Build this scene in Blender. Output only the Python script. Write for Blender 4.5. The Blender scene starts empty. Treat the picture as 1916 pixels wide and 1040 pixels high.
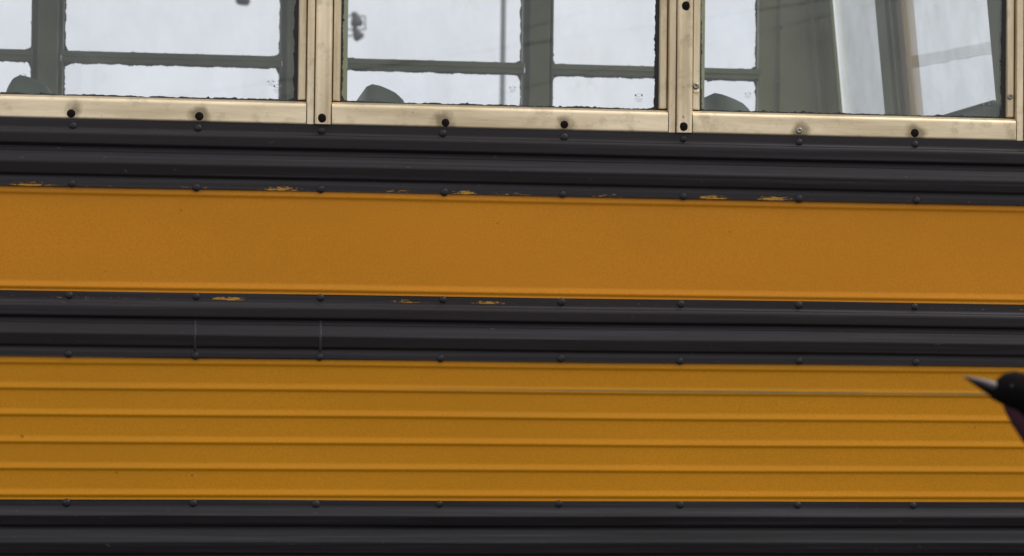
import bpy, math, random
from mathutils import Vector, Matrix

R = math.radians
rnd = random.Random(7)
scene = bpy.context.scene
col = scene.collection

# ---------------------------------------------------------------- camera, sky, sun, exposure
CAM_Z = 1.26
FPX = 4581.3                                # focal length in pixels of a 1916 px wide picture
YAW, PITCH, ROLL = .1329, .0274, .0115
fw = Vector((math.sin(YAW) * math.cos(PITCH), math.cos(YAW) * math.cos(PITCH), math.sin(PITCH)))
rt = Vector((math.cos(YAW), -math.sin(YAW), 0))
up = rt.cross(fw)
r2 = rt * math.cos(ROLL) + up * math.sin(ROLL)
u2 = up * math.cos(ROLL) - rt * math.sin(ROLL)
cam_data = bpy.data.cameras.new('camera')
cam = bpy.data.objects.new('camera', cam_data)
col.objects.link(cam)
cam.matrix_world = Matrix(((r2.x, u2.x, -fw.x, 0), (r2.y, u2.y, -fw.y, 0), (r2.z, u2.z, -fw.z, CAM_Z), (0, 0, 0, 1)))
cam_data.sensor_width = 36
cam_data.lens = 36 * FPX / 1916
cam_data.clip_end = 3000
cam_data.clip_start = .05
cam_data.dof.use_dof = True
cam_data.dof.focus_distance = 4.75
cam_data.dof.aperture_fstop = 10.0
scene.camera = cam

SUN_AZ, SUN_EL = 104, 54                    # azimuth clockwise from +Y: far to the right, grazing the bus side
world = bpy.data.worlds.new('World')
scene.world = world
world.use_nodes = True
wn, wl = world.node_tree.nodes, world.node_tree.links
bg = wn['Background']
sky = wn.new('ShaderNodeTexSky')
sky.sky_type = 'NISHITA'
sky.sun_disc = False
sky.sun_elevation = R(SUN_EL)
sky.sun_rotation = R(SUN_AZ)
sky.air_density = 1.0
sky.dust_density = 6.0
sky.ozone_density = 1.0
hs = wn.new('ShaderNodeHueSaturation')
hs.inputs['Saturation'].default_value = .18
wl.new(sky.outputs[0], hs.inputs['Color'])
mixw = wn.new('ShaderNodeMix')
mixw.data_type = 'RGBA'
mixw.inputs[0].default_value = .65          # a closed, even cloud deck over the clear sky
mixw.inputs[7].default_value = (9.6, 9.75, 10.3, 1)
cn = wn.new('ShaderNodeTexNoise'); cn.inputs['Scale'].default_value = 9; cn.inputs['Detail'].default_value = 5
ctc = wn.new('ShaderNodeTexCoord'); wl.new(ctc.outputs['Generated'], cn.inputs['Vector'])
cr_ = wn.new('ShaderNodeValToRGB')
cr_.color_ramp.elements[0].position = .3; cr_.color_ramp.elements[0].color = (8.5, 8.85, 9.5, 1)
cr_.color_ramp.elements[1].position = .7; cr_.color_ramp.elements[1].color = (9.9, 10.1, 10.5, 1)
wl.new(cn.outputs['Fac'], cr_.inputs[0]); wl.new(cr_.outputs[0], mixw.inputs[7])
wl.new(hs.outputs[0], mixw.inputs[6])
wl.new(mixw.outputs[2], bg.inputs[0])
bg.inputs[1].default_value = .1

sd = bpy.data.lights.new('sun', 'SUN')
sd.energy = 1.0
sd.angle = R(25)
sd.color = (1.0, .93, .82)
sun = bpy.data.objects.new('sun', sd)
col.objects.link(sun)
sdir = Vector((math.sin(R(SUN_AZ)) * math.cos(R(SUN_EL)), math.cos(R(SUN_AZ)) * math.cos(R(SUN_EL)), math.sin(R(SUN_EL))))
sun.rotation_euler = sdir.to_track_quat('Z', 'Y').to_euler()
sun.location = (4, -6, 9)
scene.view_settings.view_transform = 'Standard'
scene.view_settings.look = 'None'
scene.view_settings.gamma = 1
scene.view_settings.exposure = .4
scene.view_settings.use_curve_mapping = False
scene.render.engine = 'CYCLES'
scene.cycles.max_bounces = 10
scene.cycles.transparent_max_bounces = 16

# ---------------------------------------------------------------- pixel helpers
def ray(x, y):
    return fw + r2 * ((x - 958) / FPX) + u2 * ((520 - y) / FPX)
def at_y(x, y, Y):
    d = ray(x, y); p = d * (Y / d.y)
    return Vector((p.x, p.y, p.z + CAM_Z))
def ZP(y):                                   # height on the near side of the bus of a row in the middle of the picture
    return CAM_Z + .0844 - (y - 564) / 970

# ---------------------------------------------------------------- materials
def mat(name, base, rough=.5, metal=0, coat=0, spec=.5):
    m = bpy.data.materials.new(name); m.use_nodes = True
    b = m.node_tree.nodes['Principled BSDF']
    b.inputs['Base Color'].default_value = (*base, 1)
    b.inputs['Roughness'].default_value = rough
    b.inputs['Metallic'].default_value = metal
    b.inputs['Coat Weight'].default_value = coat
    b.inputs['Coat Roughness'].default_value = .2
    b.inputs['Specular IOR Level'].default_value = spec
    return m
def nd(m, t, **kw):
    n = m.node_tree.nodes.new(t)
    for k, v in kw.items(): setattr(n, k, v)
    return n
def lk(m, a, b): m.node_tree.links.new(a, b)
def coords(m, scale):
    c = nd(m, 'ShaderNodeTexCoord'); mp = nd(m, 'ShaderNodeMapping')
    mp.inputs['Scale'].default_value = scale
    lk(m, c.outputs['Object'], mp.inputs[0])
    return mp.outputs[0]
def noise(m, scale, mscale=(1, 1, 1), detail=6, rough=.6):
    n = nd(m, 'ShaderNodeTexNoise')
    n.inputs['Scale'].default_value = scale
    n.inputs['Detail'].default_value = detail
    n.inputs['Roughness'].default_value = rough
    lk(m, coords(m, mscale), n.inputs['Vector'])
    return n.outputs['Fac']
def ramp(m, fac, stops):
    r = nd(m, 'ShaderNodeValToRGB')
    el = r.color_ramp.elements
    while len(el) < len(stops): el.new(.5)
    for e, (p, c) in zip(el, stops):
        e.position = p; e.color = (*c, 1) if len(c) == 3 else c
    lk(m, fac, r.inputs[0])
    return r.outputs[0]
def mixc(m, fac, a, b, blend='MIX'):
    x = nd(m, 'ShaderNodeMix'); x.data_type = 'RGBA'; x.blend_type = blend
    for s, v in ((0, fac), (6, a), (7, b)):
        if hasattr(v, 'links'): lk(m, v, x.inputs[s])
        elif s == 0: x.inputs[0].default_value = v
        else: x.inputs[s].default_value = (*v, 1)
    return x.outputs[2]
def math_(m, op, a, b=None):
    x = nd(m, 'ShaderNodeMath', operation=op)
    for i, v in enumerate((a, b)):
        if v is None: continue
        if hasattr(v, 'links'): lk(m, v, x.inputs[i])
        else: x.inputs[i].default_value = v
    return x.outputs[0]
def P(m): return m.node_tree.nodes['Principled BSDF']
def bump(m, h, strength, dist=.001):
    b = nd(m, 'ShaderNodeBump')
    b.inputs['Strength'].default_value = strength
    b.inputs['Distance'].default_value = dist
    lk(m, h, b.inputs['Height']); lk(m, b.outputs[0], P(m).inputs['Normal'])
def g(v): return (v, v, v)

def yellow(name, base, dirt, scrape=None):
    m = mat(name, base, .5, 0, 0, .17)
    c1 = mixc(m, ramp(m, noise(m, 1.3, (1, 1, 1.6), 4), [(.35, g(0)), (.7, g(1))]), base, tuple(v * .86 for v in base))
    c2 = mixc(m, ramp(m, noise(m, 3.0, (.5, 1, 3), 8, .7), [(.45, g(0)), (.85, g(.55))]), c1, dirt)
    c3 = mixc(m, ramp(m, noise(m, 300, (1, 1, 1), 4, .8), [(.3, g(0)), (.68, g(1))]), c2, tuple(v * .72 for v in base))
    sp = ramp(m, noise(m, 70, (1, 1, 1), 2), [(.76, g(0)), (.80, g(.7))])
    c4 = mixc(m, sp, c3, (.10, .06, .02))
    if scrape:
        tc = nd(m, 'ShaderNodeTexCoord'); sx = nd(m, 'ShaderNodeSeparateXYZ'); lk(m, tc.outputs['Object'], sx.inputs[0])
        zc, x0 = scrape
        dz = math_(m, 'ABSOLUTE', math_(m, 'SUBTRACT', sx.outputs[2], zc))
        dz = math_(m, 'ADD', dz, math_(m, 'MULTIPLY', math_(m, 'SUBTRACT', noise(m, 14, (.5, 1, 1), 6), .5), .006))
        xm = nd(m, 'ShaderNodeMapRange'); xm.inputs[1].default_value = x0; xm.inputs[2].default_value = x0 + .45
        lk(m, sx.outputs[0], xm.inputs[0])
        k = math_(m, 'MULTIPLY', ramp(m, dz, [(.0007, g(.9)), (.0022, g(0))]), xm.outputs[0])
        c4 = mixc(m, k, c4, (.16, .13, .045))
    lk(m, c4, P(m).inputs['Base Color'])
    lk(m, ramp(m, noise(m, 5, (.4, 1, 2), 6), [(.3, g(.34)), (.8, g(.56))]), P(m).inputs['Roughness'])
    bump(m, noise(m, 260, (1, 1, 1), 3), .12, .0006)
    return m
M = {}
M['yellow_up'] = yellow('faded_yellow_paint', (.70, .265, .012), (.48, .21, .02))
M['yellow'] = yellow('yellow_paint', (.66, .265, .007), (.36, .20, .015), (ZP(729.5), .35))

def black(name, z0=None, z1=None, xs=None, base=(.0165, .0128, .0132)):
    """black paint; between heights z0 and z1 it has worn through to yellow near the x ranges xs"""
    m = mat(name, base, .5, 0, 0, .24)
    st = ramp(m, noise(m, 6, (.25, 1, 6), 8, .7), [(.35, g(0)), (.8, g(1))])
    c = mixc(m, st, base, (.027, .0225, .0245))
    sc = ramp(m, noise(m, 16, (.06, 1, 9), 8, .8), [(.52, g(0)), (.72, g(.8))])
    c = mixc(m, sc, c, (.055, .053, .062))
    dots = ramp(m, noise(m, 95, (.6, 1, 1), 3), [(.70, g(0)), (.77, g(.6))])
    c = mixc(m, dots, c, (.11, .10, .09))
    if xs:
        tc = nd(m, 'ShaderNodeTexCoord'); sx = nd(m, 'ShaderNodeSeparateXYZ')
        lk(m, tc.outputs['Object'], sx.inputs[0])
        X0, X1 = -.4, 1.75
        mr = nd(m, 'ShaderNodeMapRange')
        mr.inputs[1].default_value = X0; mr.inputs[2].default_value = X1
        lk(m, sx.outputs[0], mr.inputs[0])
        stops = [(0, g(.5))]
        for a, b, w in xs:
            for X, v in ((a, .42), (a + (b - a) * .5, w), (b, .42)):
                stops.append(((X - X0) / (X1 - X0), g(v)))
        xm = ramp(m, mr.outputs[0], stops)
        zz = nd(m, 'ShaderNodeMapRange')
        zz.inputs[1].default_value = z0; zz.inputs[2].default_value = z1
        lk(m, sx.outputs[2], zz.inputs[0])
        zw = ramp(m, zz.outputs[0], [(0, g(0)), (.03, g(.8)), (.12, g(1)), (.38, g(.85)), (.66, g(.35)), (1, g(0))])
        n = noise(m, 42, (.22, 1, 4.2), 8, .85)
        s = math_(m, 'MULTIPLY', xm, zw)
        n2 = noise(m, 230, (.4, 1, 1.2), 5, .8)
        val = math_(m, 'ADD', math_(m, 'ADD', math_(m, 'MULTIPLY', n, .46), math_(m, 'MULTIPLY', n2, .58)), math_(m, 'MULTIPLY', s, .305))
        k = ramp(m, val, [(.735, g(0)), (.765, g(1))])
        c = mixc(m, k, c, (.46, .22, .025))
    lk(m, c, P(m).inputs['Base Color'])
    lk(m, ramp(m, noise(m, 8, (.3, 1, 4), 6), [(.3, g(.30)), (.8, g(.55))]), P(m).inputs['Roughness'])
    bump(m, noise(m, 180, (.5, 1, 1), 4), .15, .0006)
    return m

def alu(name, mscale):
    base = (.95, .79, .55)
    m = mat(name, base, .45, .75)
    c = mixc(m, ramp(m, noise(m, 9, mscale, 8, .65), [(.36, g(0)), (.66, g(.9))]), base, (.56, .44, .27))
    c = mixc(m, ramp(m, noise(m, 22, (1, 1, 1), 6, .7), [(.54, g(0)), (.74, g(.6))]), c, (.36, .28, .16))
    c = mixc(m, ramp(m, noise(m, 90, (1, 1, 1), 2), [(.73, g(0)), (.78, g(.7))]), c, (.14, .10, .06))
    if mscale[0] < 1:                        # grime collects round each plug of the sill
        tc = nd(m, 'ShaderNodeTexCoord'); sx = nd(m, 'ShaderNodeSeparateXYZ'); lk(m, tc.outputs['Object'], sx.inputs[0])
        q = math_(m, 'FRACT', math_(m, 'DIVIDE', math_(m, 'SUBTRACT', sx.outputs[0], .954 - .7 / 6 - 7), .7 / 3))
        dx = math_(m, 'MULTIPLY', math_(m, 'SUBTRACT', q, .5), .7 / 3)
        dz = math_(m, 'SUBTRACT', sx.outputs[2], ZP(232))
        rr = math_(m, 'SQRT', math_(m, 'ADD', math_(m, 'MULTIPLY', dx, dx), math_(m, 'MULTIPLY', dz, dz)))
        rr = math_(m, 'ADD', rr, math_(m, 'MULTIPLY', math_(m, 'SUBTRACT', noise(m, 25, (1, 1, 1), 5), .5), .05))
        c = mixc(m, ramp(m, rr, [(.008, g(.75)), (.022, g(0))]), c, (.20, .15, .085))
    lk(m, c, P(m).inputs['Base Color'])
    lk(m, ramp(m, noise(m, 14, mscale, 6), [(.3, g(.36)), (.8, g(.60))]), P(m).inputs['Roughness'])
    bump(m, noise(m, 120, mscale, 4), .12, .0005)
    return m
M['alu_h'] = alu('weathered_aluminium_bar', (.3, 1, 2.5))
M['alu_v'] = alu('weathered_aluminium_post', (2.5, 1, .3))

def plain(name, base, rough, dark=.6, sc=12, metal=0):
    m = mat(name, base, rough, metal)
    c = mixc(m, ramp(m, noise(m, sc, (1, 1, 1), 7), [(.3, g(0)), (.75, g(1))]), base, tuple(v * dark for v in base))
    lk(m, c, P(m).inputs['Base Color'])
    bump(m, noise(m, sc * 12, (1, 1, 1), 3), .15, .0008)
    return m
M['seal'] = plain('black_glazing_sealant', (.022, .014, .013), .6, .5, 60)
M['seal_far'] = plain('dark_green_sealant', (.05, .052, .04), .6, .7, 60)
M['plug'] = plain('black_rubber_plug', (.011, .0055, .005), .8, .6, 80)
M['rivet'] = plain('black_painted_rivet', (.017, .0155, .0175), .42, .7, 90)
M['plug'].node_tree.nodes['Principled BSDF'].inputs['Specular IOR Level'].default_value = .15
M['rivet'].node_tree.nodes['Principled BSDF'].inputs['Specular IOR Level'].default_value = .35
M['dust'] = plain('dusty_black_filler', (.030, .027, .030), .6, .6, 60)
M['pillar'] = plain('lit_pillar_paint', (.56, .55, .25), .5, .85, 8)  # interior olive made paler: light on the rear corner put into the colour
M['screw'] = plain('bare_steel_screw', (.42, .38, .32), .4, .6, 90, .8)
M['gap'] = plain('dark_joint', (.012, .009, .008), .8, .6, 30)
M['interior'] = plain('grey_green_interior_paint', (.41, .43, .19), .5, .8, 8)
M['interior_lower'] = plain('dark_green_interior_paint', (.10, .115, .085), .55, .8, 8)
M['tan'] = plain('tan_door_stile_paint', (.62, .46, .25), .5, .85, 10)
M['vinyl'] = plain('dark_green_seat_vinyl', (.06, .105, .055), .45, .7, 9)
M['steel_dark'] = plain('dark_steel', (.06, .06, .06), .5, .6, 20)
M['tyre'] = plain('black_tyre_rubber', (.02, .02, .02), .8, .7, 25)
M['roof'] = plain('cream_ceiling_paint', (.5, .5, .42), .5, .9, 5)
M['floor'] = plain('black_ribbed_floor', (.03, .03, .03), .7, .7, 20)
M['pole'] = plain('grey_galvanised_pole', (.20, .21, .21), .6, .8, 6)
M['wood'] = plain('weathered_pole_wood', (.10, .08, .06), .85, .6, 6)
M['lamp'] = plain('dark_lamp_housing', (.045, .05, .05), .5, .8, 15)
M['cable'] = plain('black_cable', (.012, .012, .012), .7, .8, 20)
M['stamp'] = plain('grey_etched_stamp', (.30, .30, .32), .6, .8, 200)

def glass(name, dirt, tint):
    m = bpy.data.materials.new(name); m.use_nodes = True
    nt = m.node_tree; nt.nodes.clear()
    out = nt.nodes.new('ShaderNodeOutputMaterial')
    tr = nt.nodes.new('ShaderNodeBsdfTransparent'); tr.inputs[0].default_value = (*tint, 1)
    gl = nt.nodes.new('ShaderNodeBsdfGlossy'); gl.inputs['Roughness'].default_value = .015
    df = nt.nodes.new('ShaderNodeBsdfDiffuse'); df.inputs[0].default_value = (.62, .62, .58, 1)
    fr = nt.nodes.new('ShaderNodeFresnel')
    geo = nt.nodes.new('ShaderNodeNewGeometry')
    ior = math_(m, 'ADD', math_(m, 'MULTIPLY', geo.outputs['Backfacing'], 1 / 1.5 - 1.5), 1.5)   # the same sheet seen from either face
    lk(m, ior, fr.inputs[0])
    m1 = nt.nodes.new('ShaderNodeMixShader'); m2 = nt.nodes.new('ShaderNodeMixShader')
    n = noise(m, 9, (1, 1, .7), 8, .68)
    f = ramp(m, n, [(.35, g(dirt * .35)), (.62, g(dirt)), (.8, g(dirt * 2.6))])
    lk(m, f, m1.inputs[0])
    lk(m, tr.outputs[0], m1.inputs[1]); lk(m, df.outputs[0], m1.inputs[2])
    lk(m, fr.outputs[0], m2.inputs[0])
    lk(m, m1.outputs[0], m2.inputs[1]); lk(m, gl.outputs[0], m2.inputs[2])
    lk(m, m2.outputs[0], out.inputs[0])
    return m
M['glass'] = glass('dusty_window_glass', .05, (.972, .978, .984))
M['glass_end'] = glass('hazy_end_glass', .16, (.955, .965, .965))

gm = mat('asphalt', (.05, .048, .045), .85)
lk(gm, ramp(gm, noise(gm, 40, (1, 1, 1), 8, .7), [(.3, g(.035)), (.75, (.075, .072, .066))]), P(gm).inputs['Base Color'])
bump(gm, noise(gm, 90, (1, 1, 1), 6), .6, .01)
M['ground'] = gm

# ---------------------------------------------------------------- mesh helpers
def obj(name, verts, faces, m, parent=None, smooth=False, bevel=0, loc=None):
    me = bpy.data.meshes.new(name)
    me.from_pydata([tuple(v) for v in verts], [], faces)
    me.validate()
    me.materials.append(m)
    o = bpy.data.objects.new(name, me)
    col.objects.link(o)
    if parent: o.parent = parent
    if loc: o.location = loc
    if smooth:
        for p in me.polygons: p.use_smooth = True
    if bevel:
        b = o.modifiers.new('bevel', 'BEVEL'); b.width = bevel; b.segments = 2; b.limit_method = 'ANGLE'
        for p in me.polygons: p.use_smooth = True
        me.set_sharp_from_angle(angle=R(40))
    return o
def box_vf(x0, x1, y0, y1, z0, z1):
    v = [(x, y, z) for x in (x0, x1) for y in (y0, y1) for z in (z0, z1)]
    f = [(0, 1, 3, 2), (4, 6, 7, 5), (0, 4, 5, 1), (2, 3, 7, 6), (0, 2, 6, 4), (1, 5, 7, 3)]
    return v, f
def join(*parts):
    V, F = [], []
    for v, f in parts:
        n = len(V); V += list(v); F += [tuple(i + n for i in q) for q in f]
    return V, F
def box(name, x0, x1, y0, y1, z0, z1, m, parent=None, bevel=0):
    v, f = box_vf(x0, x1, y0, y1, z0, z1)
    return obj(name, v, f, m, parent, bevel=bevel)
def tag(o, label, cat, group=None, kind=None):
    if label: o['label'] = label
    if cat: o['category'] = cat
    if group: o['group'] = group
    if kind: o['kind'] = kind
    return o
def empty(name, loc):
    o = bpy.data.objects.new(name, None); col.objects.link(o); o.location = loc
    return o
def lathe_vf(prof, n=16, axis='z', cx=0, cy=0, cz=0):
    V, F = [], []
    for r, h in prof:
        for k in range(n):
            a = 2 * math.pi * k / n
            if axis == 'z': V.append((cx + r * math.cos(a), cy + r * math.sin(a), cz + h))
            elif axis == 'y': V.append((cx + r * math.cos(a), cy + h, cz + r * math.sin(a)))
            else: V.append((cx + h, cy + r * math.cos(a), cz + r * math.sin(a)))
    for i in range(len(prof) - 1):
        for k in range(n):
            F.append((i * n + k, i * n + (k + 1) % n, (i + 1) * n + (k + 1) % n, (i + 1) * n + k))
    F.append(tuple(range(n))[::-1]); F.append(tuple(range((len(prof) - 1) * n, len(prof) * n)))
    return V, F
def tube_vf(pts, radii, n=8):
    V, F = [], []
    for i, p in enumerate(pts):
        p = Vector(p)
        d = (Vector(pts[min(i + 1, len(pts) - 1)]) - Vector(pts[max(i - 1, 0)])).normalized()
        a = d.orthogonal().normalized() if i == 0 else (a - d * a.dot(d)).normalized()
        b = d.cross(a)
        r = radii[i] if isinstance(radii, (list, tuple)) else radii
        for k in range(n):
            t = 2 * math.pi * k / n
            V.append(p + a * (r * math.cos(t)) + b * (r * math.sin(t)))
    for i in range(len(pts) - 1):
        for k in range(n):
            F.append((i * n + k, i * n + (k + 1) % n, (i + 1) * n + (k + 1) % n, (i + 1) * n + k))
    F.append(tuple(range(n))[::-1]); F.append(tuple(range((len(pts) - 1) * n, len(pts) * n)))
    return V, F
def resample(pts, step, smooth):
    out = []
    for (a, b), (c, d) in zip(pts, pts[1:]):
        L = math.hypot(c - a, d - b); k = max(1, int(L / step))
        out += [(a + (c - a) * i / k, b + (d - b) * i / k) for i in range(k)]
    out.append(pts[-1])
    for _ in range(smooth):
        out = [out[0]] + [((p[0] + 2 * q[0] + r[0]) / 4, (p[1] + 2 * q[1] + r[1]) / 4) for p, q, r in zip(out, out[1:], out[2:])] + [out[-1]]
    return out
class Wob:                                   # slow random waviness of pressed sheet metal along x
    def __init__(s, seed):
        r = random.Random(seed); s.k = [(r.uniform(.8, 9), r.uniform(0, 6.3), r.uniform(.3, 1)) for _ in range(7)]
    def __call__(s, x): return sum(a * math.sin(f * x + p) for f, p, a in s.k) / 3
def extrude_x(name, prof, x0, x1, m, parent, thick=.002, step=.05, amp_d=.0006, amp_z=.0005, seed=1):
    """prof: (z, outward) from top to bottom; the sheet faces the camera side (-y)"""
    wd, wz, w3 = Wob(seed), Wob(seed + 50), Wob(seed + 90)
    nx = int((x1 - x0) / step) + 1
    V, F = [], []; n = len(prof)
    for i in range(nx + 1):
        x = x0 + (x1 - x0) * i / nx
        for j, (z, d) in enumerate(prof):
            edge = 0 if j in (0, n - 1) else 1
            V.append((x, D - d - amp_d * wd(x + z * 2) * edge, z + amp_z * (wz(x) + .4 * w3(x + 3 * z))))
    for i in range(nx):
        for j in range(n - 1):
            F.append((i * n + j, i * n + j + 1, (i + 1) * n + j + 1, (i + 1) * n + j))
    return obj(name, V, F, m, parent, smooth=True)
def inst(src, loc, parent, m=None):
    o = src.copy(); col.objects.link(o); o.parent = parent; o.location = loc
    return o

# ---------------------------------------------------------------- ground
D = 4.662                                    # distance of the near bus side
gv, gf = [], []
gr = obj('ground', [(-1500, -1500, 0), (1500, -1500, 0), (1500, 1500, 0), (-1500, 1500, 0)], [(0, 1, 2, 3)], M['ground'])
tag(gr, None, None, kind='structure')

# ---------------------------------------------------------------- the bus
PITCH_W = .70
POST0 = .954                                 # rivet column of the post between the second and third window in view
XL, XR = -3.95, 1.90
WIDTH = 2.44
YF = D + 2.33                                # inner face of the far wall
bus = empty('school_bus', (0, D + WIDTH / 2, 0))
tag(bus, 'yellow school bus with black ribbed rub rails and tan aluminium window frames', 'bus')
bus_inv = Vector((0, -(D + WIDTH / 2), 0))
class BusParent: pass
def bp(o, parent=None):
    """parent a mesh written in world coordinates under the bus (or a part of it, which sits at the same origin)"""
    o.parent = parent or bus
    if parent is None: o.location = o.location + bus_inv
    return o

def zpx(a): return a / 970.0

# black rub rails
def rail_prof(ytop, H, k):
    pts = [(0, 2.5), (16, 2.5), (19, 4.5), (22, 10), (26, 11.5), (44, 10), (48, 1.5), (55, 1.0), (58, 4), (72, 9.5), (76, 11.5), (79, 11), (97, 7), (100, 1.5), (106, 1.5), (108, 2.5), (k, 2.5)]
    s = H / k
    return resample([(ZP(ytop) - zpx(a * s), d * .95 / 1000 + .0042) for a, d in pts], .0012, 2)
def rail_low(ytop):
    pts = [(0, 2.5), (12, 2.5), (15, 4), (20, 7), (28, 12), (31, 11), (45, 7), (49, 1.5), (55, 1.5), (58, 4), (72, 9), (76, 11.5), (79, 11), (97, 7), (100, 1.5), (106, 1.5), (120, 2.5)]
    return resample([(ZP(ytop) - zpx(a), d * .95 / 1000 + .0042) for a, d in pts], .0012, 2)

def xat(px, y): return at_y(px, y, D).x
def XS(lst, y): return [(xat(a, y), xat(b, y), w) for a, b, w in lst]
chips_top = XS([(-5, 115, .95), (190, 240, .6), (395, 450, .55), (470, 585, 1.0), (690, 790, .7), (840, 905, 1.05), (906, 1000, .7), (1060, 1240, .72), (1285, 1385, 1.0), (1395, 1490, 1.05), (1510, 1690, .78)], 370)[:10]
chips_mid = XS([(385, 475, 1.0), (715, 795, .9), (870, 965, 1.0)], 560)
M['black_top'] = black('black_rail_paint_upper', ZP(367), ZP(352), chips_top)
M['black_mid'] = black('black_rail_paint_middle', ZP(570), ZP(557.5), chips_mid)
M['black_low_shaded'] = black('black_rail_paint_lower_shaded', base=(.0095, .0082, .009))  # same rail black, darkened: shade near the ground put into the colour

rail_top = bp(extrude_x('rub_rail', rail_prof(243, 124, 120), XL, XR - .02, M['black_top'], None, seed=3))
rail_mid = bp(extrude_x('rub_rail', rail_prof(557, 119, 119), XL, XR - .02, M['black_mid'], None, seed=5))
rail_bot = bp(extrude_x('rub_rail', rail_low(935), XL, XR - .02, M['black_low_shaded'], None, seed=8))

# yellow panels with pressed ribs
def panel_prof(ytop, ybot, ribs, z_over=6):
    pts = [(ytop - z_over, 1.0), (ytop, 1.5), (ytop + 2, 2.0), (ytop + 9, 3.2), (ytop + 11, 2.9), (ytop + 14, .8), (ytop + 17, .4)]
    for r in ribs:                                       # r = row of the dark underside of the rib
        pts += [(r - 13, .4), (r - 11, .8), (r - 3.5, 2.9), (r - 1.6, 2.9), (r + 1.6, .8), (r + 3, .4)]
    pts += [(ybot - 1.0, 1.2), (ybot + z_over, 1.0)]
    return resample([(ZP(a), d / 1000) for a, d in pts], .0011, 1)
p_up = bp(extrude_x('side_panel', panel_prof(367, 557, [551]), XL, XR - .02, M['yellow_up'], None, seed=13, amp_d=.0016))
p_up['label'] = 'smooth orange yellow panel between two black rails'
p_lo = bp(extrude_x('side_panel', panel_prof(676, 934.5, [734.5, 782.5, 832, 880, 928]), XL, XR - .02, M['yellow'], None, seed=17, amp_d=.0010, amp_z=.0009))
p_lo['label'] = 'darker yellow panel pressed with five horizontal ribs'
skirt = bp(box('skirt_panel', XL, XR - .02, D + .001, D + .012, .52, ZP(1052), M['yellow']))

# solid wall behind the panels, floor, far wall
bp(box('inner_wall', XL + .01, XR - .03, D + .018, D + .05, .80, ZP(214), M['interior_lower']))
bp(box('floor', XL + .01, XR - .01, D + .02, YF + .05, .84, .90, M['floor']))
bp(box('far_wall', XL, XR - .02, YF + .03, YF + .10, .52, CAM_Z + .455, M['interior_lower']))
ZT = CAM_Z + 1.10                            # top of the window openings
for nm, y0, y1 in (('window_header', D + .004, D + .07), ('window_header', YF, YF + .10)):
    bp(box(nm, XL, XR - .08, y0, y1, ZT, ZT + .16, M['interior']))
# roof: an arch
rv, rf = [], []
N = 16
for s, off in ((0, 0), (1, .03)):
    for i in range(N + 1):
        t = math.pi * i / N
        yc = D + WIDTH / 2 - math.cos(t) * (WIDTH / 2 - .004 - off)
        zc = ZT + .13 + math.sin(t) ** .7 * (.36 - off)
        rv += [(XL, yc, zc), (XR - .10, yc, zc)]
for i in range(N):
    a = 2 * i
    rf.append((a, a + 1, a + 3, a + 2)); b = a + 2 * (N + 1)
    rf.append((b, b + 2, b + 3, b + 1))
bp(obj('roof', rv, rf, M['roof'], smooth=True))

# ---- rivets, plugs, screws (shared meshes)
def dome(r, h, m, name):
    v, f = lathe_vf([(r, 0), (r * .98, -h * .25), (r * .82, -h * .65), (r * .5, -h * .92), (r * .15, -h)], 14, 'y')
    return obj(name, v, f, m, smooth=True)
rivet0 = dome(.0076, .0030, M['rivet'], 'rivet')
plug0 = dome(.0086, .0016, M['plug'], 'plug')
screw_v, screw_f = lathe_vf([(.0062, 0), (.0062, -.002), (.005, -.0034), (.0022, -.0036), (.0020, -.0022)], 12, 'y')
screw0 = obj('screw', screw_v, screw_f, M['screw'], smooth=True)
used = set()
def place(src, loc, parent):
    if src.name not in used:
        used.add(src.name); o = src; o.parent = parent; o.location = loc
    else: o = inst(src, loc, parent)
    s = rnd.uniform(.92, 1.06); o.scale = (s, 1, s * rnd.uniform(.96, 1.04)); o.rotation_euler.y = rnd.uniform(0, 6)
    return o
cols = [POST0 + (i - 5) * PITCH_W / 3 for i in range(-9, 9)]
for c in cols:
    j = lambda: rnd.uniform(-.0025, .0025)
    for rail, rows in ((rail_top, (255, 362.5)), (rail_mid, (564, 671)), (rail_bot, (941,))):
        for row in rows:
            d = .0066
            place(rivet0, (c + j(), D - d, ZP(row) + j() * .6), rail)

# seams across the middle rail, where two lengths of rail were lapped and filled
for px in (365, 599):
    x = xat(px, 630)
    v, f = [], []
    for a, d, w in ((600, 3, .4), (612, 7, .6), (628, 13.2, 1.2), (634, 14.6, 2.6), (645, 12.6, 1.2), (655, 11.2, 1.0), (663, 6.0, .6)):
        z = ZP(a)
        v += [(x - w / 1000 - .0022, D - d / 1000 + .001, z), (x, D - d / 1000 - .0022, z), (x + w / 1000 + .0022, D - d / 1000 + .001, z)]
    for i in range(6):
        for k in range(2):
            f.append((3 * i + k, 3 * i + k + 1, 3 * i + k + 4, 3 * i + k + 3))
    obj('rail_seam', v, f, M['dust'], rail_mid, smooth=True)

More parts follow.
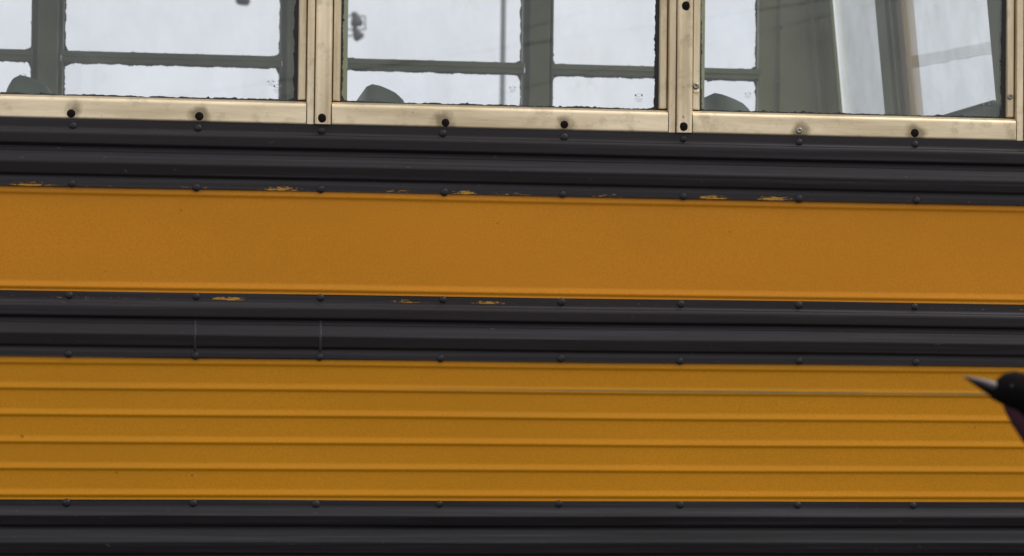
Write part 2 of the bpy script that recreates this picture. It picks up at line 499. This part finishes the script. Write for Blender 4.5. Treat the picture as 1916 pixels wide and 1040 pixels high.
# ---- near windows
SILL_T, SILL_B = ZP(201), ZP(243.5)
def ragged_ring(name, x0, x1, z0, z1, y, w, amp, m, parent, seed, cr=.012, thick=.004, wb=None, step=.004):
    """a bead of sealant round a pane: straight outside, ragged inside, with rounded corners and drips"""
    r = random.Random(seed)
    pts = []
    wl_, wr, wt, wbm = (w, w, w, w) if wb is None else wb
    def side(a, b, horizontal, inward, width):
        n = max(3, int(abs(b - a) / step)); out = []
        k1 = [(r.uniform(8, 160), r.uniform(0, 6.3), r.uniform(.2, 1)) for _ in range(9)]
        for i in range(n):
            t = a + (b - a) * i / n
            e = width + amp * (sum(q * math.sin(fq * t + ph) for fq, ph, q in k1) / 4 + r.uniform(-.5, .5))
            if r.random() < .05: e += amp * r.uniform(.5, 1.5)
            dc = min(abs(t - a), abs(t - b))
            if dc < cr: e += (cr - math.sqrt(max(0, cr * cr - (cr - dc) ** 2))) * .8
            out.append((t, max(.0012, e)))
        return out
    for t, e in side(x0, x1, True, 1, wbm): pts.append(((t, z0), (min(max(t, x0 + wl_), x1 - wr), z0 + e)))
    for t, e in side(z0, z1, False, -1, wr): pts.append(((x1, t), (x1 - e, min(max(t, z0 + wbm), z1 - wt))))
    for t, e in side(x1, x0, True, -1, wt): pts.append(((t, z1), (min(max(t, x0 + wl_), x1 - wr), z1 - e)))
    for t, e in side(z1, z0, False, 1, wl_): pts.append(((x0, t), (x0 + e, min(max(t, z0 + wbm), z1 - wt))))
    V, F = [], []; n = len(pts)
    for o_, i_ in pts:
        V += [(o_[0], y - thick, o_[1]), (i_[0], y - thick * .55, i_[1]), (i_[0], y, i_[1])]
    for i in range(n):
        a, b = 3 * i, 3 * ((i + 1) % n)
        F += [(a, b, b + 1, a + 1), (a + 1, b + 1, b + 2, a + 2)]
    return obj(name, V, F, m, parent)
def stamp(x, z, y, parent, s=.8):
    V, F = [], []
    def add(v, f):
        n = len(V); V.extend(v); F.extend([tuple(i + n for i in q) for q in f])
    for sg in (-1, 1):                        # two short arcs, like an eye, and lines of tiny print
        n = 8
        v, f = [], []
        for i in range(n + 1):
            a = math.pi * (.15 + .7 * i / n)
            for rr in (.0052, .0059): v.append((x + sg * .002 + rr * math.cos(a) * 1.25 * s, y, z + .004 + (sg * rr * math.sin(a) - sg * .0015) * s))
        for i in range(n): f.append((2 * i, 2 * i + 1, 2 * i + 3, 2 * i + 2))
        add(v, f)
    for sx in (-1, 1): add([(x + sx * .0078 * s + a * .0017, y, z + .004 + b * .0017) for a, b in ((-1, -1), (1, -1), (1, 1), (-1, 1))], [(0, 1, 2, 3)])
    for k, L in ((0, .010), (1, .006)):
        zz = z - .005 * s - .004 * k
        q = -L
        while q < L:
            l = rnd.uniform(.0008, .002)
            add([(x + q * s, y, zz), (x + (q + l) * s, y, zz), (x + (q + l) * s, y, zz + .0013), (x + q * s, y, zz + .0013)], [(0, 1, 2, 3)]); q += l + .0009
    return obj('glass_stamp', V, F, M['stamp'], parent)

def near_window(c0, idx):
    """window between the posts whose rivet columns are at c0 and c0 + pitch"""
    c1 = c0 + PITCH_W
    xa, xb = c0 + .0195, c1 - .0305            # sash, between post and strip of the next post
    zb, zt = SILL_T - .010, ZT
    # sash: two stiles, a top rail and a meeting rail
    sw = .0155
    zs = ZP(197.5)
    frame = join(box_vf(xa, xa + sw, D + .004, D + .03, zs, zt), box_vf(xb - sw, xb, D + .004, D + .03, zs, zt),
                 box_vf(xa + sw, xb - sw, D + .006, D + .03, zt - .03, zt), box_vf(xa + sw, xb - sw, D + .007, D + .03, CAM_Z + .785, CAM_Z + .82))
    win = bp(obj('window', *frame, M['alu_v'], bevel=.0022))
    gy = D + .016
    pane_b = SILL_T - .004
    v, f = box_vf(xa + sw - .002, xb - sw + .002, gy, gy + .004, pane_b, CAM_Z + .79)
    obj('pane', v, f, M['glass'], win)
    v, f = box_vf(xa + sw - .002, xb - sw + .002, gy + .002, gy + .006, CAM_Z + .815, zt - .02)
    obj('pane', v, f, M['glass'], win)
    ragged_ring('sealant', xa + sw, xb - sw, pane_b, CAM_Z + .787, gy - .0006, .006, .0018, M['seal'], win, 100 + idx, cr=.014, wb=(.0042, .0075, .005, .0085))
    box('sash_joint', xa + .001, xa + sw + .004, D + .008, D + .015, ZP(203), zs - .0008, M['gap'], win)
    box('sash_joint', xb - sw - .004, xb - .001, D + .008, D + .015, ZP(207), zs - .0008, M['gap'], win)
    stamp(xb - sw - .038, SILL_T + .026, gy - .0012, win)
    if idx == 3:
        place(screw0, (xb - sw * .55, D + .0036, ZP(158)), win)
        s = place(screw0, (xa + sw * .45, D + .0036, ZP(153)), win)
        # worn notch under the screw where the latch lifts
        box('latch_notch', xa + sw * .1, xa + sw * .85, D + .0020, D + .0048, ZP(166), ZP(160), M['alu_v'], win, bevel=.001)
    # sill bar: a sloping ledge and a flat face
    prof = [(SILL_T + .0015, -.020), (SILL_T + .0010, -.004), (SILL_T - .0035, .0052), (SILL_T - .0055, .0066), (SILL_T - .0085, .0078), (SILL_B + .002, .0082), (SILL_B, .0072), (SILL_B, .0)]
    sill = bp(extrude_x('window_sill', resample(prof, .0016, 1), c0 + .0190, c1 - .0302, M['alu_h'], None, step=.03, amp_d=.0003, amp_z=.0003, seed=200 + idx))
    for k in (1, 2):
        src = screw0 if (idx == 3 and k == 1) else plug0
        place(src, (c0 + k * PITCH_W / 3 + rnd.uniform(-.004, .004), D - .0078, ZP(233) + rnd.uniform(-.0015, .0015)), sill)
    return win
def near_post(c, idx):
    zb = ZP(242.5)
    pl = [(-.0137, .0), (-.0137, .0095), (-.0125, .0118), (-.0108, .0125), (-.004, .0112), (.006, .0112), (.0105, .0128), (.0130, .0130), (.0165, .0100), (.0182, .006), (.0182, .0)]
    pl = resample(pl, .0015, 1)
    V, F = [], []; n = len(pl)
    zs = [zb] + [zb + (ZT - zb) * k / 20 for k in range(1, 21)]
    w = Wob(300 + idx)
    for z in zs:
        for x, d in pl: V.append((c + x + .0003 * w(z * 3), D - d, z))
    for i in range(len(zs) - 1):
        for j in range(n - 1): F.append((i * n + j, i * n + j + 1, (i + 1) * n + j + 1, (i + 1) * n + j))
    F.append(tuple(range(n))[::-1])
    post = bp(obj('window_post', V, F, M['alu_v'], smooth=True))
    post.data.set_sharp_from_angle(angle=R(50))
    box('post_strip', c - .0292, c - .0152, D - .0070, D + .010, zb - .001, ZT, M['alu_v'], post, bevel=.0012)
    box('post_joint', c - .0300, c + .0185, D + .0085, D + .030, zb - .004, ZT, M['gap'], post)
    place(plug0, (c, D - .0113, ZP(231.5)), post)
    place(plug0, (c + .003, D - .0113, ZP(3.5 if idx == 1 else -8)), post)
    # inner face of the post, painted
    box('inner_post', c - .030, c + .050, D + .031, D + .058, ZP(214), ZT, M['interior'], post, bevel=.003)
    return post
posts = [POST0 + PITCH_W * k for k in range(-6, 2)]
for i, c in enumerate(posts): near_post(c, len(posts) - 1 - i)
for i, c in enumerate(posts[:-1]): near_window(c, i - 3 if i - 3 >= 0 else 10 + i)

# ---- far windows: posts, sashes with a meeting rail, ragged sealant
FARP = [-.44 + .7005 * k for k in range(-5, 4)]       # left edges of the far posts
RAILH = CAM_Z + .803
def far_post(x, w):
    prof = [(x, .012), (x + .012, .012), (x + .016, 0), (x + w - .010, 0), (x + w - .006, .012), (x + w, .012)]
    V, F = [], []
    for z in (CAM_Z + .40, ZT + .02):
        for a, d in prof: V.append((a, YF + d, z))
    n = len(prof)
    for j in range(n - 1): F.append((j, j + 1, n + j + 1, n + j))
    F += [(0, n, 2 * n - 1, n - 1)]
    return bp(obj('window_post', V, F, M['interior']))
for x in FARP[:-1]:
    far_post(x + .006, .078)
def far_window(x0, x1, idx):
    zb, zt = CAM_Z + .455, ZT
    fr = join(box_vf(x0, x1, YF + .012, YF + .05, RAILH - .001, RAILH + .0145),
              box_vf(x0, x1, YF + .020, YF + .05, RAILH - .0135, RAILH - .0012),
              box_vf(x0 - .004, x0 + .006, YF + .018, YF + .05, zb, RAILH - .014), box_vf(x1 - .006, x1 + .004, YF + .018, YF + .05, zb, RAILH - .014),
              box_vf(x0 - .004, x0 + .006, YF + .018, YF + .05, RAILH + .015, zt), box_vf(x1 - .006, x1 + .004, YF + .018, YF + .05, RAILH + .015, zt),
              box_vf(x0 + .007, x1 - .007, YF + .018, YF + .05, zb, zb + .012))
    win = bp(obj('window', *fr, M['interior'], bevel=.0015))
    for k, (a, b, yy) in enumerate(((zb, RAILH - .012, YF + .055), (RAILH + .013, zt, YF + .062))):
        v, f = box_vf(x0 - .004, x1 + .004, yy, yy + .004, a, b)
        obj('pane', v, f, M['glass'], win)
        ragged_ring('sealant', x0 + .002, x1 - .002, a, b, yy - .001, .008, .0024, M['seal_far'], win, 400 + idx * 2 + k, cr=.022, wb=(.008, .006, .0055, .006))
    stamp(x1 - .030, RAILH - .058, YF + .053, win, .95)
    return win
for i, (a, b) in enumerate(zip(FARP, FARP[1:])): far_window(a + .084, b + .006, i)

# ---- rear corner and end wall (raked), with the emergency door in its middle
def XE(z): return 1.875 - .10 * (z - CAM_Z - .687)
def raked_vf(y0, y1, z0, z1, t0, t1):
    v = []
    for y in (y0, y1):
        for z in (z0, z1):
            v += [(XE(z) + t0, y, z), (XE(z) + t1, y, z)]
    # order: y, z, t
    f = [(0, 1, 3, 2), (4, 6, 7, 5), (0, 4, 5, 1), (2, 3, 7, 6), (0, 2, 6, 4), (1, 5, 7, 3)]
    return v, f
def raked(name, y0, y1, z0, z1, t0, t1, m, parent=None, bevel=.003):
    o = obj(name, *raked_vf(y0, y1, z0, z1, t0, t1), m, parent, bevel=bevel)
    return bp(o) if parent is None else o
YW0, YW1 = 6.425, 6.90                         # far rear window
YD0, YD1 = 5.545, 6.235                        # glass of the emergency door
ZB, ZTE = CAM_Z + .40, CAM_Z + 1.18
raked('end_wall', D + .02, YF + .09, .55, ZB, 0, .05, M['interior'])
raked('end_header', D + .07, YF, ZTE, ZT + .26, 0, .05, M['interior'])
# corner pillar of the far side: flat inner skin, a curved cover, screws
V, F = [], []
prof = []
x_s = FARP[-1]
def corner_prof(z):
    xe = XE(z)
    p = [(x_s, YF + .014), (x_s + .052, YF + .014), (x_s + .058, YF - .004), (x_s + .064, YF - .005), (x_s + .118, YF - .004)]
    rr = .075
    cx, cy = xe - rr, YF - .005 - rr
    for k in range(21):                      # the cover bends round the corner and laps over the end wall in a raised lip
        a = math.pi / 2 * (1 - k / 20)
        q = rr - {6: .004, 7: .020, 8: .024, 9: .024, 10: .021}.get(k, 0)
        p.append((cx + q * math.cos(a) if k > 0 else max(cx, x_s + .119), cy + q * math.sin(a)))
    p.append((xe + .002, YF - .115))
    return p
zs = [ZB - .02 + (ZT + .1 - ZB) * k / 8 for k in range(9)]
for z in zs:
    for x, y in corner_prof(z): V.append((x, y, z))
n = len(corner_prof(1.9))
for i in range(8):
    for j in range(n - 1): F.append((i * n + j, i * n + j + 1, (i + 1) * n + j + 1, (i + 1) * n + j))
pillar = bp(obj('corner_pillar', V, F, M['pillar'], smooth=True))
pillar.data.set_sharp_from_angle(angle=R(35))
for px, py in ((1441, 52), (1440, 152)):
    p = at_y(px, py, YF - .005)
    place(screw0, (p.x + .03, YF - .005, p.z), pillar)
# ridge where the cover overlaps the end wall
raked('pillar_trim', YF - .125, YF - .108, ZB, ZTE, -.010, .002, M['interior'], pillar)
# window on the far side of the door
rw = raked('end_window', YW0 - .012, YW0, ZB, ZTE, -.006, .03, M['interior'])
obj('pane', *raked_vf(YW0, YW1, ZB - .005, ZTE, .012, .016), M['glass_end'], rw)
# door post and door
raked('door_post', YD1 + .088, YW0 - .013, ZB, ZTE, -.012, .04, M['interior'])
door = raked('emergency_door', YD1 + .056, YD1 + .084, ZB, ZTE, -.004, .04, M['interior'])
obj('door_stile', *raked_vf(YD1 - .002, YD1 + .055, ZB, ZTE, .006, .04), M['tan'], door)
obj('door_stile', *raked_vf(YD0 - .06, YD0, ZB, ZTE, 0, .04), M['interior'], door)
obj('pane', *raked_vf(YD0, YD1 - .003, ZB - .005, ZTE, .014, .018), M['glass_end'], door)
raked('door_post', YD0 - .17, YD0 - .062, ZB, ZTE, -.012, .04, M['interior'])
nw = raked('end_window', YD0 - .19, YD0 - .171, ZB, ZTE, -.006, .03, M['interior'])
obj('pane', *raked_vf(D + .16, YD0 - .19, ZB - .005, ZTE, .012, .016), M['glass_end'], nw)
raked('corner_pillar', D + .05, D + .16, ZB, ZTE, -.02, .04, M['interior'])
# outer skin of the near rear corner
bp(box('quarter_panel', POST0 + PITCH_W + .0185, XR - .03, D - .002, D + .02, ZP(243), ZT + .14, M['yellow']))
# front end: a plain wall with a windscreen
fwall = bp(box('front_wall', XL - .05, XL - .001, D + .02, YF + .09, .55, CAM_Z + .45, M['yellow']))
scr = bp(box('windscreen_frame', XL - .05, XL - .001, D + WIDTH / 2 - .03, D + WIDTH / 2 + .03, CAM_Z + .451, ZT + .2, M['steel_dark']))
for y0, y1 in ((D + .06, D + WIDTH / 2 - .031), (D + WIDTH / 2 + .031, YF + .03)):
    box('pane', XL - .03, XL - .024, y0, y1, CAM_Z + .451, ZT + .2, M['glass'], scr)

# ---- seats
def seat(xf, yn, yfar, first=None):
    """seat facing -x; xf is the x of the front of the backrest's top, its shoulders are well rounded"""
    HT = CAM_Z + .527
    V, F = [], []
    ny, nz = 20, 10
    def top(y):
        t = min(y - yn, yfar - y); r = .20
        if t >= r: return HT
        q = 1 - t / r
        return HT - .20 * (1 - math.sqrt(max(0, 1 - q * q * .98))) ** 1.0 * .9
    ring = []
    SEC = resample([(-.010, -.30), (-.004, -.07), (.012, -.022), (.020, -.004), (.030, 0), (.048, -.004), (.080, -.018), (.093, -.026), (.097, -.045), (.100, -.30)], .012, 1)
    SEC = [q for q in SEC if q[1] > -.1] + [(.10, -.3), (-.01, -.3)]
    K = len(SEC)
    for i in range(ny + 1):
        u = i / ny; u = .5 - .5 * math.cos(math.pi * u)
        y = yn + (yfar - yn) * u
        zt = top(y)
        # closed section in x-z: the top is highest in front and falls towards the back
        e = min(1, .3 + min(u, 1 - u) * 12)
        for dx, dz in SEC: V.append((xf + .047 + (dx - .047) * (.45 + .55 * e), y, zt + dz if dz > -.1 else 1.30))
    for i in range(ny):
        for k in range(K):
            F.append((i * K + k, i * K + (k + 1) % K, (i + 1) * K + (k + 1) % K, (i + 1) * K + k))
    F.append(tuple(range(K))[::-1]); F.append(tuple(range(ny * K, (ny + 1) * K)))
    s = bp(obj('seat', V, F, M['vinyl'], smooth=True))
    box('seat_cushion', xf - .40, xf + .0, yn, yfar, 1.24, 1.36, M['vinyl'], s, bevel=.03)
    for yy in (yn + .08, yfar - .10):
        box('seat_leg', xf - .22, xf - .18, yy, yy + .03, .90, 1.24, M['steel_dark'], s)
    return s
for xf in (-1.06, -.362, .338, 1.045, 1.64):
    seat(xf, D + .085, D + 1.0)
    if xf < 1.5: seat(xf, YF - .98, YF - .06)

# ---- wheels and chassis so that the bus stands on the ground
for x in (-2.95, .35):
    for y in (D + .05, D + WIDTH - .30):
        v, f = lathe_vf([(.26, 0), (.44, .0), (.48, .03), (.48, .22), (.44, .25), (.26, .25)], 32, 'y', x, y, .48)
        t = bp(obj('wheel', v, f, M['tyre'], smooth=False))
        v, f = lathe_vf([(.05, .05), (.20, .06), (.262, .03), (.262, .22), (.05, .2)], 24, 'y', x, y, .48)
        obj('rim', v, f, M['steel_dark'], t)
    v, f = lathe_vf([(.06, 0), (.06, WIDTH - .3)], 12, 'y', x, D + .12, .48)
    bp(obj('axle', v, f, M['steel_dark']))
    bp(box('axle_mount', x - .15, x + .15, D + .45, D + WIDTH - .45, .54, .839, M['steel_dark']))

# ---------------------------------------------------------------- beyond the bus: a slim pole and a floodlight mast
def ground_pole(px, py, Y, name, r, H, m):
    p = at_y(px, py, Y)
    root = empty(name, (p.x, p.y, 0))
    return root, p
root, p = ground_pole(941, 100, 52, 'lamp_post', .05, 9, M['pole'])
v, f = lathe_vf([(.13, 0), (.13, .35), (.075, .4), (.06, 6), (.052, 12.6)], 12)
obj('pole', v, f, M['pole'], root, smooth=True)
v, f = tube_vf([(0, 0, 12.5), (.3, 0, 12.85), (1.2, 0, 13.0)], .03)
obj('arm', v, f, M['pole'], root, smooth=True)
box('lamp_head', 1.1, 1.7, -.12, .12, 12.94, 13.06, M['lamp'], root, bevel=.03)
tag(root, 'slim grey lamp post standing alone beyond the bus windows', 'lamp post')

Y = 50
base = at_y(598, 60, Y)
mast = empty('floodlight_mast', (base.x, Y, 0))
v, f = lathe_vf([(.2, 0), (.2, .4), (.13, .45), (.08, 9.5)], 12)
obj('pole', v, f, M['pole'], mast, smooth=True)
def rel(px, py): q = at_y(px, py, Y); return Vector((q.x - base.x, 0, q.z))
def bar(a, b, r=.016):
    v, f = tube_vf([a, b], r); return obj('arm', v, f, M['pole'], mast, smooth=True)
for y in (30, 55, 67): bar((0, 0, rel(600, y - .4).z), rel(683 if y < 60 else 668, y))
bar(rel(683, 29), rel(683.5, 56))
def floodlight(px, py, s, tilt):
    q = rel(px, py)
    v, f = lathe_vf([(.035, .16), (.06, .12), (.09, .06), (.135, -.06), (.10, -.12)], 12)
    o = obj('floodlight', [Vector(a) * s for a in v], f, M['lamp'], mast, smooth=True, loc=q); o.rotation_euler.y = tilt
    v, f = lathe_vf([(.045, -.05), (.055, 0), (.045, .05)], 10)
    obj('bracket', v, f, M['lamp'], mast, loc=rel(px - 5, py - 11))
floodlight(667, 38, 1.0, -.15); floodlight(669, 65, .9, -.6)
bar((0, 0, rel(600, -22).z), rel(452, -24)); floodlight(455, -4, 1.15, .1)
tag(mast, 'grey mast with small dark floodlights on side arms beyond the bus', 'mast')

# ---------------------------------------------------------------- behind the camera: overhead cables mirrored in the bus glass
def mirrored(px, py, dist):
    q = at_y(px, py, 2 * (D + .016) + dist); q.y = -dist
    return q
pl = empty('utility_pole', (-11, -20, 0)); pr = empty('utility_pole', (17, -20, 0))
for o, h in ((pl, 9.5), (pr, 11.5)):
    v, f = lathe_vf([(.17, 0), (.13, h)], 12)
    obj('pole', v, f, M['wood'], o, smooth=True)
    box('crossarm', -.06, .06, -1.2, 1.2, h - .7, h - .55, M['wood'], o)
tag(pl, 'wooden utility pole with crossarm, lower end of the overhead cables', 'utility pole')
tag(pr, 'taller wooden utility pole with crossarm, upper end of the overhead cables', 'utility pole')
for k, (a, b, lab) in enumerate((((1300, 36), (1530, 2), 'topmost overhead cable mirrored in the window beside the rear corner'),
               ((900, 90), (1038, 50), 'steep overhead cable mirrored across the middle far window post'),
               ((990, 198), (1060, 180), 'lowest overhead cable mirrored near the foot of the far window post'))):
    p, q = mirrored(*a, 20), mirrored(*b, 20)
    s = (q.z - p.z) / (q.x - p.x)
    A = Vector((-11, -20 + .1 * k, max(.4, p.z + s * (-11 - p.x)))); B = Vector((17, -20 + .1 * k, min(11.3, p.z + s * (17 - p.x))))
    pts = [A.lerp(B, t / 30) for t in range(31)]
    v, f = tube_vf(pts, (.011, .006, .006)[k], 6)
    tag(obj('overhead_cable', v, f, M['cable'], smooth=True), lab, 'cable')

# ---------------------------------------------------------------- a black bird coming in low beside the bus, mostly out of the picture
YB = 2.05
def bpt(px, py, dy=0): return at_y(px, py, YB) + Vector((0, dy, 0))
PXM = (bpt(1900, 740) - bpt(1899, 740)).length
bird = empty('bird', bpt(1990, 800))
b0 = bird.location.copy()
def feather_mat(name, base, sheen):
    m = mat(name, base, .85, 0, 0, .05)
    c = mixc(m, ramp(m, noise(m, 22, (1, 1, 1), 5), [(.42, g(0)), (.62, g(1))]), base, sheen)
    lk(m, c, P(m).inputs['Base Color'])
    bump(m, noise(m, 90, (1, 1, 1.6), 5), .5, .003)
    return m
M['feather'] = feather_mat('black_feathers', (.0045, .004, .0042), (.008, .006, .007))
M['breast'] = feather_mat('mauve_breast_feathers', (.055, .022, .028), (.030, .016, .026))
M['beak'] = plain('grey_horn_beak', (.10, .082, .085), .32, .5, 90)
M['eye'] = mat('glossy_dark_eye', (.01, .008, .006), .08)
def ring_body(name, rows, m, sq=.85, parent=bird, n=18, jit=0):
    r = random.Random(3)
    V, F = [], []
    for i, (px, py, rad) in enumerate(rows):
        c = bpt(px, py) - b0
        q, p = rows[min(i + 1, len(rows) - 1)], rows[max(i - 1, 0)]
        t = (bpt(q[0], q[1]) - bpt(p[0], p[1])).normalized()
        u = Vector((0, 1, 0)); w = t.cross(u).normalized()
        for k in range(n):
            a = 2 * math.pi * k / n
            rr = rad * PXM * (1 + r.uniform(-jit, jit))
            V.append(c + u * (rr * sq * math.cos(a)) + w * (rr * math.sin(a)))
    for i in range(len(rows) - 1):
        for k in range(n): F.append((i * n + k, i * n + (k + 1) % n, (i + 1) * n + (k + 1) % n, (i + 1) * n + k))
    F.append(tuple(range(n))[::-1]); F.append(tuple(range((len(rows) - 1) * n, len(rows) * n)))
    return obj(name, V, F, m, parent, smooth=True)
body = ring_body('body', [(1854, 736, 8), (1862, 736, 15), (1872, 733, 23), (1882, 731, 31), (1895, 731, 36), (1910, 735, 36), (1928, 747, 40), (1950, 765, 50), (1985, 793, 60), (2030, 825, 62), (2080, 858, 48), (2120, 884, 28), (2150, 902, 12)], M['feather'], jit=.035)
ring_body('breast', [(1878, 752, 5), (1890, 759, 15), (1909, 775, 24), (1940, 800, 38), (1975, 826, 44), (2015, 850, 40), (2050, 868, 22)], M['breast'], .72, jit=.05)
# beak: upper and lower mandible
def mandible(name, tip, top, bot, wid, dz):
    n = 10; K = 8; V, F = [], []
    for i in range(n + 1):
        t = i / n
        a = bpt(tip[0] + (top[0] - tip[0]) * t, tip[1] + (top[1] - tip[1]) * t - 2.2 * math.sin(math.pi * t))
        b = bpt(tip[0] + (bot[0] - tip[0]) * t, tip[1] + (bot[1] - tip[1]) * t)
        c = (a + b) / 2 - b0; h = (a - b).length / 2
        for k in range(K):
            an = 2 * math.pi * k / K
            V.append(c + Vector((0, wid * PXM * t ** .8 * math.cos(an), h * math.sin(an))))
    for i in range(n):
        for k in range(K): F.append((i * K + k, i * K + (k + 1) % K, (i + 1) * K + (k + 1) % K, (i + 1) * K + k))
    F.append(tuple(range(n * K, (n + 1) * K)))
    return obj(name, V, F, M['beak'], bird, smooth=True)
mandible('beak', (1798, 703), (1874, 717), (1874, 738), 10, 0)
mandible('beak', (1803, 706), (1874, 736), (1874, 757), 9, 0).data.materials[0] = M['feather']
for sg in (-1, 1):
    v, f = lathe_vf([(.0006, -.0012), (.0014, -.0008), (.0015, 0), (.0014, .0008), (.0006, .0012)], 12, 'y')
    e = obj('eye', v, f, M['eye'], bird, smooth=True, loc=bpt(1884, 722) - b0 + Vector((0, sg * 26 * PXM, 0)))
# wings swept back, tail
def wing(sg):
    V, F = [], []
    root = bpt(1975, 775) - b0
    lead = [(0, .03, 0), (.05, .10, .06), (.14, .17, .10), (.30, .20, .11), (.42, .19, .08)]
    trail = [(.16, .03, -.06), (.20, .09, .0), (.26, .13, .04), (.36, .16, .06), (.43, .185, .075)]
    for off in (0, -.006):
        for a, b in zip(lead, trail):
            for t in range(5):
                p = Vector(a).lerp(Vector(b), t / 4); p.z += .012 * math.sin(math.pi * t / 4) + off
                V.append(root + Vector((p.x, sg * p.y, p.z)) * .43)
    for o in (0, 25):
        for i in range(4):
            for j in range(4): F.append(tuple(o + q for q in (i * 5 + j, i * 5 + j + 1, i * 5 + j + 6, i * 5 + j + 5)))
    obj('wing', V, F, M['feather'], bird, smooth=True)
wing(-1); wing(1)
v, f = [], []
for k in range(7):
    a = (k - 3) * .12; p0 = bpt(2110, 878) - b0
    d = Vector((math.cos(.55) * math.cos(a), math.sin(a), -math.sin(.55) * math.cos(a)))
    sd_ = Vector((0, 1, 0)); nn = len(v)
    v += [p0 - sd_ * .0035, p0 + sd_ * .0035, p0 + d * .066 + sd_ * .006, p0 + d * .07, p0 + d * .066 - sd_ * .006]
    v = [Vector(q) + (Vector((0, 0, .001 * (k % 2))) if i >= nn else Vector()) for i, q in enumerate(v)]
    f.append((nn, nn + 1, nn + 2, nn + 3, nn + 4))
obj('tail', v, f, M['feather'], bird)
tag(bird, 'black bird with a pointed grey beak flying in beside the ribbed yellow panel', 'bird')
